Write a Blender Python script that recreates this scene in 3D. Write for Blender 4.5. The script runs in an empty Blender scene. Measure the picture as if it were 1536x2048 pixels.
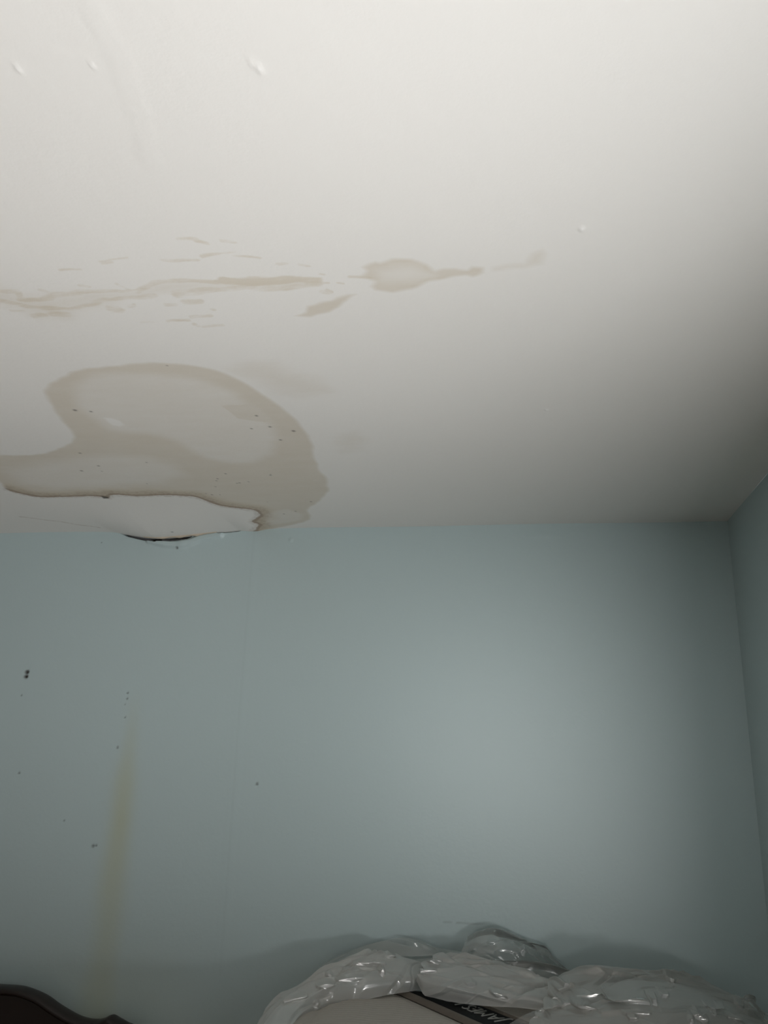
import bpy, bmesh, math, random
import numpy as np
from mathutils import Vector, Matrix, noise

S = bpy.context.scene
COL = S.collection

# ------------------------------------------------------------------ camera
CAM_Z, CEIL = 1.62, 2.44              # eye height and ceiling height (m)
WALL_Y, WALL_X = 2.7906, 0.7136       # far wall and right wall
LEFT_X, REAR_Y = -2.6, -2.3
cam_data = bpy.data.cameras.new('camera')
cam = bpy.data.objects.new('camera', cam_data)
COL.objects.link(cam)
cam_data.sensor_fit = 'VERTICAL'
cam_data.sensor_height = 36.0
cam_data.lens = 36.0 * 1625.454 / 2048.0
cam_data.clip_start = 0.02
yaw, pitch, roll = [math.radians(a) for a in (9.5407, 17.1957, 1.7327)]
fwd = Vector((-math.sin(yaw) * math.cos(pitch), math.cos(yaw) * math.cos(pitch), math.sin(pitch)))
rt = Vector((math.cos(yaw), math.sin(yaw), 0))
up = rt.cross(fwd)
rt2 = math.cos(roll) * rt + math.sin(roll) * up
up2 = -math.sin(roll) * rt + math.cos(roll) * up
M = Matrix((rt2, up2, -fwd)).transposed().to_4x4()
M.translation = (0, 0, CAM_Z)
cam.matrix_world = M
S.camera = cam

# ------------------------------------------------------------------ world, light, exposure
S.view_settings.view_transform = 'Standard'
S.view_settings.look = 'None'
S.view_settings.exposure = 0.27
S.view_settings.gamma = 1.0
S.view_settings.use_curve_mapping = False
S.cycles.use_light_tree = False
world = bpy.data.worlds.new('overcast_sky')
S.world = world
world.use_nodes = True
world.node_tree.nodes['Background'].inputs[0].default_value = (0.85, 0.92, 1.0, 1)
world.node_tree.nodes['Background'].inputs[1].default_value = 1.0

# the window in the right-hand wall, just out of the frame: daylight enters here
WIN_Y0, WIN_Y1, WIN_Z0, WIN_Z1 = -0.10, 0.72, 0.42, 2.0
REVEAL = 0.06
def area(name, loc, direction, sx, sy, power, color):
    d = bpy.data.lights.new(name, 'AREA')
    d.shape = 'RECTANGLE'; d.size = sx; d.size_y = sy
    d.energy = power; d.color = color
    o = bpy.data.objects.new(name, d); COL.objects.link(o)
    o.location = loc
    o.rotation_euler = Vector(direction).to_track_quat('-Z', 'Y').to_euler()
    return o
LIGHT_X = WALL_X + REVEAL - 0.012
area('daylight_lower_sash', (LIGHT_X, (WIN_Y0 + WIN_Y1) / 2, 0.76), (-1, 0, 0), WIN_Y1 - WIN_Y0 - 0.06, 0.62, 55.5, (1.0, 0.985, 0.985))
area('daylight_upper_sash', (LIGHT_X, (WIN_Y0 + WIN_Y1) / 2, 1.55), (-1, 0, 0), WIN_Y1 - WIN_Y0 - 0.06, 0.78, 5.0, (1.0, 0.985, 0.985))
d = area('added_wall_beam', (-0.35, REAR_Y + 0.06, 1.5), (0.40, 5.03, 0.26), 0.9, 0.8, 0.34, (1.0, 0.985, 0.97))  # added narrow beam, no doorway there; brightens the middle of the far wall
d.data.shape = 'DISK'; d.data.size = 0.85; d.data.spread = math.radians(17)

# ------------------------------------------------------------------ damage and stain outlines, metres on the surface
STAIN_OUTER = [(-1.5952,2.085),(-1.5381,2.0128),(-1.4653,1.9912),(-1.397,1.9969),(-1.3158,1.9804),(-1.2367,1.9402),(-1.1914,1.9023),(-1.1638,1.8565),(-1.1523,1.8038),(-1.1407,1.7393),(-1.1222,1.6699),(-1.098,1.6131),(-1.0542,1.5627),(-0.9998,1.5254),(-0.9382,1.5039),(-0.8623,1.4932),(-0.7829,1.4939),(-0.7091,1.5057),(-0.6639,1.5242),(-0.6254,1.5632),(-0.5956,1.6176),(-0.5697,1.6932),(-0.5456,1.7673),(-0.5312,1.8675),(-0.5339,1.9759),(-0.5531,2.0941),(-0.5607,2.1967),(-0.5584,2.2777),(-0.5801,2.3733),(-0.6366,2.4863),(-0.6931,2.5629),(-0.7028,2.6502),(-0.7318,2.7101),(-0.8334,2.7714),(-0.902,2.7977),(-0.9558,2.8572),(-1.0068,2.848),(-1.0183,2.8284),(-0.9771,2.812),(-0.9179,2.722),(-0.927,2.6782),(-0.8833,2.6252),(-0.8787,2.5585),(-0.9181,2.53),(-0.9857,2.4923),(-1.0145,2.4407),(-1.0384,2.4005),(-1.0902,2.3921),(-1.1496,2.3831),(-1.2289,2.3822),(-1.302,2.3675),(-1.3316,2.3942),(-1.3504,2.3833),(-1.4003,2.3701),(-1.4684,2.3749),(-1.5635,2.3682),(-1.6085,2.3338),(-1.6347,2.2851),(-1.6087,2.2086),(-1.6263,2.1644)]
STAIN_UPPER_CLEAR = [(-1.0411,1.6413),(-1.0084,1.5827),(-0.9642,1.5518),(-0.9105,1.5344),(-0.8168,1.5327),(-0.7689,1.5465),(-0.7195,1.5706),(-0.6779,1.6036),(-0.6445,1.6487),(-0.6289,1.7196),(-0.6159,1.7881),(-0.6092,1.8754),(-0.6299,1.9676),(-0.6817,2.0655),(-0.7646,2.1135),(-0.8719,2.0678),(-0.9087,1.927),(-0.988,1.8722),(-1.0512,1.8433),(-1.0591,1.7611),(-1.0626,1.705)]
STAIN_LOWER_CLEAR = [(-1.5267,2.1307),(-1.4391,2.0877),(-1.2811,2.0433),(-1.1296,2.0247),(-1.0389,2.054),(-0.995,2.1137),(-0.9923,2.1928),(-1.0944,2.2583),(-1.2574,2.2789),(-1.4558,2.2822),(-1.54,2.2247)]
STAIN_LOBE_CLEAR = [(-0.8548,2.5999),(-0.7641,2.5531),(-0.7258,2.6216),(-0.7516,2.689),(-0.8379,2.7268),(-0.8972,2.7527)]
PEEL_EDGE = [(-1.0214,2.8377),(-0.9771,2.812),(-0.9179,2.722),(-0.927,2.6782),(-0.8833,2.6252),(-0.8787,2.5585),(-0.9181,2.53),(-0.9857,2.4923),(-1.0145,2.4407),(-1.0384,2.4005),(-1.0902,2.3921),(-1.1496,2.3831),(-1.2289,2.3822),(-1.302,2.3675),(-1.3316,2.3942),(-1.3504,2.3833),(-1.4003,2.3701),(-1.4684,2.3749),(-1.5635,2.3682),(-1.6085,2.3338),(-1.6347,2.2851)]
PATCH = [(-0.7034,1.7217),(-0.5534,1.7242),(-0.5414,1.816),(-0.612,1.8338),(-0.6825,1.8101)]
CHIPPED = [(-1.028,1.7611),(-1.0071,1.7687),(-0.9922,1.7888),(-0.995,1.8136),(-1.0127,1.8239),(-1.0297,1.8134),(-1.0311,1.7853)]
SMUDGES = [[(-0.6078,1.5429),(-0.5599,1.5242),(-0.5092,1.5262),(-0.4824,1.5776),(-0.4319,1.6051),(-0.4206,1.6706),(-0.4835,1.6828),(-0.5428,1.6587),(-0.564,1.6033)],[(-0.4594,1.9503),(-0.4022,1.909),(-0.3929,1.9562),(-0.4141,2.0359),(-0.4677,2.0485)],[(-0.9345,1.1868),(-0.9078,1.2198),(-0.829,1.2286),(-0.74,1.2318),(-0.7465,1.2445),(-0.8361,1.2553),(-0.8629,1.288),(-0.9136,1.2825),(-0.9316,1.2447),(-0.9656,1.2339)]]
STREAK_TOP = [(-0.9555,1.1825),(-0.9357,1.1886),(-0.904,1.1948),(-0.9166,1.2242),(-0.8796,1.2263),(-0.8441,1.2135),(-0.8063,1.2164),(-0.7677,1.2102),(-0.7299,1.2118),(-0.6794,1.2188),(-0.6443,1.2004),(-0.5948,1.1984),(-0.5251,1.2095),(-0.4876,1.2075),(-0.4339,1.2099),(-0.3695,1.2191),(-0.334,1.2262)]
STREAK_BOTTOM = [(-0.9756,1.2122),(-0.9592,1.2243),(-0.9145,1.2501),(-0.8437,1.2614),(-0.8029,1.2534),(-0.7502,1.2441),(-0.6898,1.2408),(-0.6537,1.2381)]
STREAK_BOTTOM_FAR = [(-0.6115,1.2382),(-0.5538,1.2362),(-0.4775,1.2319),(-0.425,1.2411),(-0.3758,1.2434),(-0.3369,1.2384)]
STREAK_CORE = [(-0.5061,1.2079),(-0.4539,1.2157),(-0.4112,1.2187),(-0.3703,1.2221),(-0.3386,1.2307)]
BLOB = [(-0.2809,1.2224),(-0.2612,1.2194),(-0.2477,1.2074),(-0.2531,1.1959),(-0.2251,1.1847),(-0.2184,1.1886),(-0.1951,1.1802),(-0.1626,1.1815),(-0.139,1.1978),(-0.1283,1.2179),(-0.115,1.2131),(-0.0965,1.2102),(-0.0752,1.2177),(-0.0657,1.2094),(-0.0443,1.2149),(-0.0451,1.2338),(-0.0545,1.2405),(-0.0658,1.2444),(-0.0765,1.2379),(-0.103,1.2454),(-0.1413,1.2543),(-0.1777,1.2719),(-0.2133,1.2769),(-0.243,1.268),(-0.2487,1.2556),(-0.2417,1.2375),(-0.2517,1.2297)]
BLOB_CLEAR = [(-0.2262,1.2131),(-0.1985,1.2035),(-0.1654,1.2041),(-0.1414,1.2196),(-0.128,1.234),(-0.1436,1.2407),(-0.1739,1.2419),(-0.2042,1.2418),(-0.2261,1.2359)]
LEAF = [(-0.4129,1.3366),(-0.388,1.3247),(-0.3809,1.3051),(-0.3562,1.296),(-0.3294,1.2938),(-0.3173,1.2844),(-0.2785,1.2794),(-0.2956,1.2954),(-0.3073,1.3036),(-0.3194,1.3224),(-0.3407,1.3352),(-0.3811,1.3471)]
TAIL = [(-0.0334,1.2131),(0.0255,1.2137),(0.034,1.1876),(0.0526,1.1676),(0.0616,1.1849),(0.0612,1.2271),(0.0256,1.2343),(-0.0341,1.2319)]
DABS = [[(-0.54,1.0845),(-0.5103,1.0869),0.00387],[(-0.5123,1.092),(-0.4984,1.0958),0.00301],[(-0.4716,1.0926),(-0.4529,1.0969),0.00301],[(-0.7043,1.1223),(-0.6506,1.1199),0.00258],[(-0.7022,1.1289),(-0.6822,1.1289),0.00258],[(-0.5905,1.1372),(-0.5334,1.1369),0.00258],[(-0.5225,1.1269),(-0.4898,1.1235),0.00301],[(-0.4925,1.1215),(-0.4589,1.1243),0.00215],[(-0.466,1.1346),(-0.4198,1.153),0.00215],[(-0.7869,1.1416),(-0.7499,1.1422),0.00258],[(-0.7086,1.1886),(-0.6947,1.2106),0.00301],[(-0.7752,1.1919),(-0.7635,1.1951),0.0043],[(-0.86,1.1972),(-0.8471,1.2052),0.00301],[(-0.3943,1.1726),(-0.3798,1.1708),0.00215],[(-0.6443,1.2696),(-0.6288,1.2699),0.00602],[(-0.6096,1.2612),(-0.5763,1.2649),0.00687],[(-0.7577,1.2745),(-0.7416,1.2784),0.01031],[(-0.9254,1.2812),(-0.8991,1.2826),0.00687],[(-0.8803,1.2789),(-0.8528,1.2848),0.01031],[(-0.6134,1.319),(-0.5752,1.3181),0.00559],[(-0.6664,1.3301),(-0.6247,1.3273),0.00344],[(-0.7194,1.3296),(-0.6956,1.3314),0.00301],[(-0.6194,1.3442),(-0.6144,1.3523),0.00387],[(-0.6041,1.3572),(-0.5637,1.3578),0.00473],[(-0.9575,1.2595),(-0.9317,1.2645),0.00344],[(-0.7165,1.272),(-0.7036,1.2699),0.00387],[(-0.5648,1.2958),(-0.559,1.3013),0.00301],[(-0.3959,1.1712),(-0.3789,1.1713),0.00233],[(-0.361,1.1753),(-0.345,1.179),0.00233],[(-0.3293,1.2077),(-0.324,1.2096),0.00233],[(-0.3252,1.2401),(-0.319,1.2422),0.00233],[(-0.3023,1.2421),(-0.296,1.2435),0.00233],[(-0.339,1.2656),(-0.3298,1.2687),0.00466],[(-0.3282,1.2619),(-0.3217,1.2682),0.00279],[(-0.2809,1.2224),(-0.2471,1.225),0.00279]]
SPOTS = [(-1.077,1.7135,0.00585),(-1.0407,1.726,0.00455),(-0.7459,1.5093,0.0026),(-0.6313,1.7916,0.00455),(-0.6176,1.8624,0.00455),(-0.6699,1.8708,0.0039),(-0.5635,1.8937,0.00585),(-0.6149,1.9509,0.00455),(-1.2184,1.9956,0.00455),(-1.2173,2.1016,0.00455),(-1.2921,2.1389,0.0052),(-1.2303,2.1482,0.0026),(-1.0582,2.0852,0.00325),(-1.1413,2.2699,0.0026),(-0.856,2.1952,0.0039),(-0.8965,2.237,0.0039),(-0.9062,2.2547,0.00325),(-0.7227,2.2189,0.0039),(-0.8088,2.2713,0.00325),(-0.8402,2.2783,0.0039),(-0.8496,2.2823,0.00325),(-0.9298,2.3098,0.00325),(-0.9701,2.3866,0.0039),(-0.9863,2.3752,0.0026),(-0.9436,2.3885,0.0026),(-0.6626,2.4816,0.00416),(-0.7422,2.5819,0.0039),(-0.7904,2.6079,0.0039),(-1.247,2.723,0.0052),(-0.7202,2.2102,0.0026),(-0.7878,1.5145,0.00156),(-0.8086,2.4715,0.00195)]
NOTCH = [(-1.3518,2.3735),(-1.3308,2.3846),(-1.3356,2.3988),(-1.3549,2.3999)]
BUMPS = [(-0.3017,0.7628,0.006),(-0.309,0.7534,0.004),(-0.6049,0.7248,0.005),(0.1138,1.1309,0.006),(0.0807,1.8225,0.006),(-0.5082,0.732,0.003),(-1.1751,2.8079,0.01)]
RIDGE = [(-0.4648,0.6335),(-0.4694,0.6651),(-0.4684,0.6996),(-0.4668,0.7172),(-0.4766,0.7628),(-0.4842,0.8078),(-0.4919,0.8474),(-0.5072,0.8972)]
CRACK_FAINT = [(-1.774,2.583),(-1.7,2.625),(-1.6557,2.6423),(-1.6135,2.6804),(-1.5641,2.7075),(-1.5363,2.7243)]
SAG = [(-1.7809,0.0),(-1.5721,0.00172),(-1.5145,0.00344),(-1.449,0.01376),(-1.388,0.02408),(-1.3375,0.02838),(-1.2873,0.0258),(-1.2174,0.02064),(-1.1481,0.01462),(-1.089,0.00946),(-1.0147,0.00344),(-0.972,0.0086),(-0.943,0.0086),(-0.9045,0.00172),(-0.8565,0.0)]
HOLES = [[(-1.522,2.4506),(-1.4485,2.4355),(-1.3818,2.4206),(-1.332,2.4081),(-1.3387,2.3965),(-1.394,2.4051),(-1.4566,2.4198)],[(-1.3735,2.4185),(-1.2851,2.4172),(-1.2217,2.4202),(-1.2013,2.414),(-1.2163,2.4064),(-1.2789,2.3976),(-1.3391,2.4004)],[(-1.1051,2.4378),(-1.0607,2.4449),(-1.0081,2.446),(-1.013,2.4344),(-1.0593,2.4293),(-1.0942,2.426)]]
LIP = [(-1.3635,2.4027),(-1.3017,2.3881),(-1.2574,2.3836),(-1.2028,2.3907),(-1.1649,2.4057),(-1.0877,2.4201)]
WALL_SPOTS = [(-1.7847,1.9045,0.0085),(-1.7859,1.8881,0.0085),(-1.252,2.37,0.0054),(-1.3804,1.835,0.0039),(-1.3795,1.814,0.0039),(-1.3849,1.7965,0.0025),(-1.3787,1.7498,0.0025),(-1.3934,1.6471,0.0044),(-1.7544,1.5508,0.0044),(-0.8755,1.5419,0.0051),(-1.4391,1.3234,0.0059),(-1.4284,1.3254,0.0042),(-1.5577,1.3986,0.0034),(-1.7922,1.8214,0.0034),(-1.5594,2.3956,0.0025)]
WALL_BUMPS = [(-0.8123,2.3948,0.008),(0.1043,2.4,0.012),(-1.2314,2.3814,0.018),(-1.0687,2.4256,0.008)]
WALL_DRIP = [(-1.3516,1.8636,0.024,0.0),(-1.3474,1.7419,0.027,0.25),(-1.3493,1.6398,0.031,0.45),(-1.3511,1.5398,0.041,0.75),(-1.3487,1.4099,0.041,0.9),(-1.3505,1.3146,0.044,0.8),(-1.3552,1.1903,0.051,0.75),(-1.3527,1.0697,0.054,0.6),(-1.3544,0.9811,0.058,0.6),(-1.3602,0.8867,0.082,0.8),(-1.3537,0.7811,0.102,0.8)]
WALL_SEAM = [(-0.9556,2.42),(-0.957,2.2457),(-0.9571,2.0628),(-0.9573,1.8865),(-0.9574,1.7164),(-0.9555,1.4882),(-0.954,1.2555),(-0.9527,0.9628)]
WALL_SCUFFS = [[(-0.2406,1.1533),(-0.2188,1.1531),0.002],[(-0.1987,1.1542),(-0.1878,1.1548),0.002],[(-0.1677,1.1545),(-0.1369,1.1534),0.002]]
LIP_LEFT = [[(-0.5977,2.22,0.9601),(-0.5756,2.35,0.9698),(-0.4955,2.47,0.985),(-0.3936,2.52,1.0042),(-0.3009,2.56,1.0147),(-0.258,2.58,1.0179)],[(-0.6299,2.22,0.9653),(-0.6,2.36,0.9954),(-0.5044,2.47,1.0256),(-0.4019,2.52,1.0431),(-0.3073,2.55,1.0451),(-0.2753,2.58,1.0406)],[(-0.6626,2.25,0.9677),(-0.6327,2.4,1.0117),(-0.5477,2.5,1.0494),(-0.4531,2.56,1.0768),(-0.3504,2.6,1.0738),(-0.2799,2.62,1.0573)],[(-0.6871,2.28,0.9579),(-0.6658,2.45,1.0001),(-0.5788,2.56,1.0409),(-0.479,2.62,1.0737),(-0.414,2.63,1.0822),(-0.3513,2.66,1.0709),(-0.2696,2.66,1.0549)],[(-0.6976,2.3,0.9251),(-0.682,2.5,0.943),(-0.5866,2.62,0.977),(-0.4804,2.68,1.0097),(-0.3629,2.7,1.0129),(-0.2731,2.7,1.0054)]]
LIP_MIDDLE = [[(-0.2939,2.52,1.0476),(-0.2652,2.49,1.0246),(-0.1947,2.46,1.0185),(-0.1142,2.44,1.0194),(-0.0102,2.42,1.0256),(0.1028,2.4,1.0248)],[(-0.2891,2.5,1.0694),(-0.2618,2.48,1.0584),(-0.1882,2.46,1.058),(-0.1078,2.45,1.0537),(-0.0031,2.43,1.0558),(0.1046,2.42,1.0471)],[(-0.2879,2.56,1.0794),(-0.2515,2.55,1.0912),(-0.1945,2.54,1.0917),(-0.1037,2.52,1.0842),(0.0041,2.5,1.0687),(0.1146,2.48,1.0567)],[(-0.2874,2.62,1.0736),(-0.237,2.62,1.1065),(-0.1792,2.62,1.1073),(-0.0787,2.6,1.0917),(0.0185,2.6,1.0675),(0.1262,2.58,1.043)],[(-0.2936,2.68,1.0308),(-0.2438,2.7,1.0469),(-0.1846,2.7,1.0492),(-0.0822,2.7,1.0308),(0.0182,2.68,1.0145),(0.1289,2.66,0.9912)]]
HUMP_RIGHT = [[(-0.011,2.2,0.9935),(0.1091,2.12,1.0012),(0.2162,2.12,1.0046),(0.3217,2.12,1.0127),(0.4417,2.2,0.9981),(0.5386,2.25,0.9906)],[(0.014,2.3,1.0308),(0.1207,2.27,1.0565),(0.2357,2.25,1.0778),(0.3492,2.25,1.0805),(0.4697,2.3,1.0575),(0.5663,2.32,1.0229)],[(0.0569,2.42,1.0598),(0.1299,2.4,1.0829),(0.2547,2.4,1.1001),(0.3763,2.4,1.0968),(0.4864,2.42,1.0739),(0.5883,2.42,1.0294)],[(0.0656,2.52,1.0695),(0.1247,2.52,1.0937),(0.2052,2.53,1.1087),(0.3111,2.54,1.1108),(0.4154,2.55,1.1008),(0.505,2.56,1.0782),(0.5638,2.55,1.0573),(0.6023,2.5,1.0274)],[(0.0796,2.62,1.0147),(0.1431,2.64,1.033),(0.2553,2.66,1.0483),(0.4061,2.67,1.0496),(0.5241,2.67,1.0252),(0.6238,2.6,0.979)]]
END_TUFT = [[(0.4987,2.4,0.9746),(0.543,2.4,0.9779),(0.5952,2.4,0.9818)],[(0.5167,2.44,1.0301),(0.554,2.42,1.0378),(0.6055,2.44,1.0308)],[(0.5433,2.52,1.048),(0.5774,2.5,1.07),(0.618,2.52,1.0337)],[(0.5665,2.6,1.0255),(0.5999,2.6,1.042),(0.6338,2.6,1.0031)]]
SHEET_BACK_LEFT = [[(-0.6695,2.66,0.9296),(-0.5738,2.7,0.9594),(-0.4567,2.72,0.9959),(-0.3204,2.72,1.0113),(-0.2156,2.72,1.0179),(-0.0975,2.72,1.0189)],[(-0.6613,2.68,0.9583),(-0.5945,2.71,1.0163),(-0.4768,2.735,1.0525),(-0.3384,2.735,1.0649),(-0.217,2.735,1.0641),(-0.0976,2.735,1.0554)],[(-0.6496,2.7,0.9879),(-0.599,2.74,1.0303),(-0.4892,2.755,1.0782),(-0.3813,2.76,1.1058),(-0.3192,2.76,1.1052),(-0.242,2.76,1.0863),(-0.0983,2.76,1.0745)]]
TUFT_BACK = [[(-0.2036,2.66,1.0252),(-0.1241,2.66,1.0303),(-0.0525,2.66,1.0285),(0.0325,2.68,1.0167),(0.1315,2.7,0.9995)],[(-0.1803,2.68,1.0944),(-0.1314,2.67,1.1059),(-0.0587,2.67,1.1102),(0.0202,2.69,1.0914),(0.1201,2.72,1.0458)],[(-0.165,2.72,1.1322),(-0.126,2.72,1.1534),(-0.0664,2.72,1.1567),(-0.0004,2.73,1.1345),(0.058,2.745,1.1069),(0.1294,2.755,1.0521)],[(-0.1675,2.76,1.1072),(-0.1282,2.765,1.1264),(-0.0678,2.765,1.1298),(-0.0007,2.765,1.1119),(0.058,2.765,1.0883),(0.1294,2.765,1.0368)]]
SHEET_BACK_RIGHT = [[(-0.1221,2.62,1.0519),(-0.0097,2.64,1.042),(0.0744,2.66,1.024),(0.1849,2.66,1.0124)],[(-0.166,2.64,1.09),(-0.066,2.66,1.0856),(0.0198,2.67,1.0863),(0.0908,2.68,1.0757),(0.2021,2.68,1.0494)],[(-0.1698,2.7,1.0581),(-0.0676,2.71,1.0518),(0.0196,2.72,1.0525),(0.0914,2.72,1.044),(0.2041,2.72,1.0189)]]
LOOSE_FLAP = [[(-0.0227,2.27,0.9989),(0.038,2.3,1.0271),(0.0883,2.34,1.0476),(0.1202,2.36,1.0558)],[(-0.0589,2.29,1.0068),(0.0022,2.32,1.0357),(0.0622,2.36,1.0497),(0.1029,2.38,1.0576)]]
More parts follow.
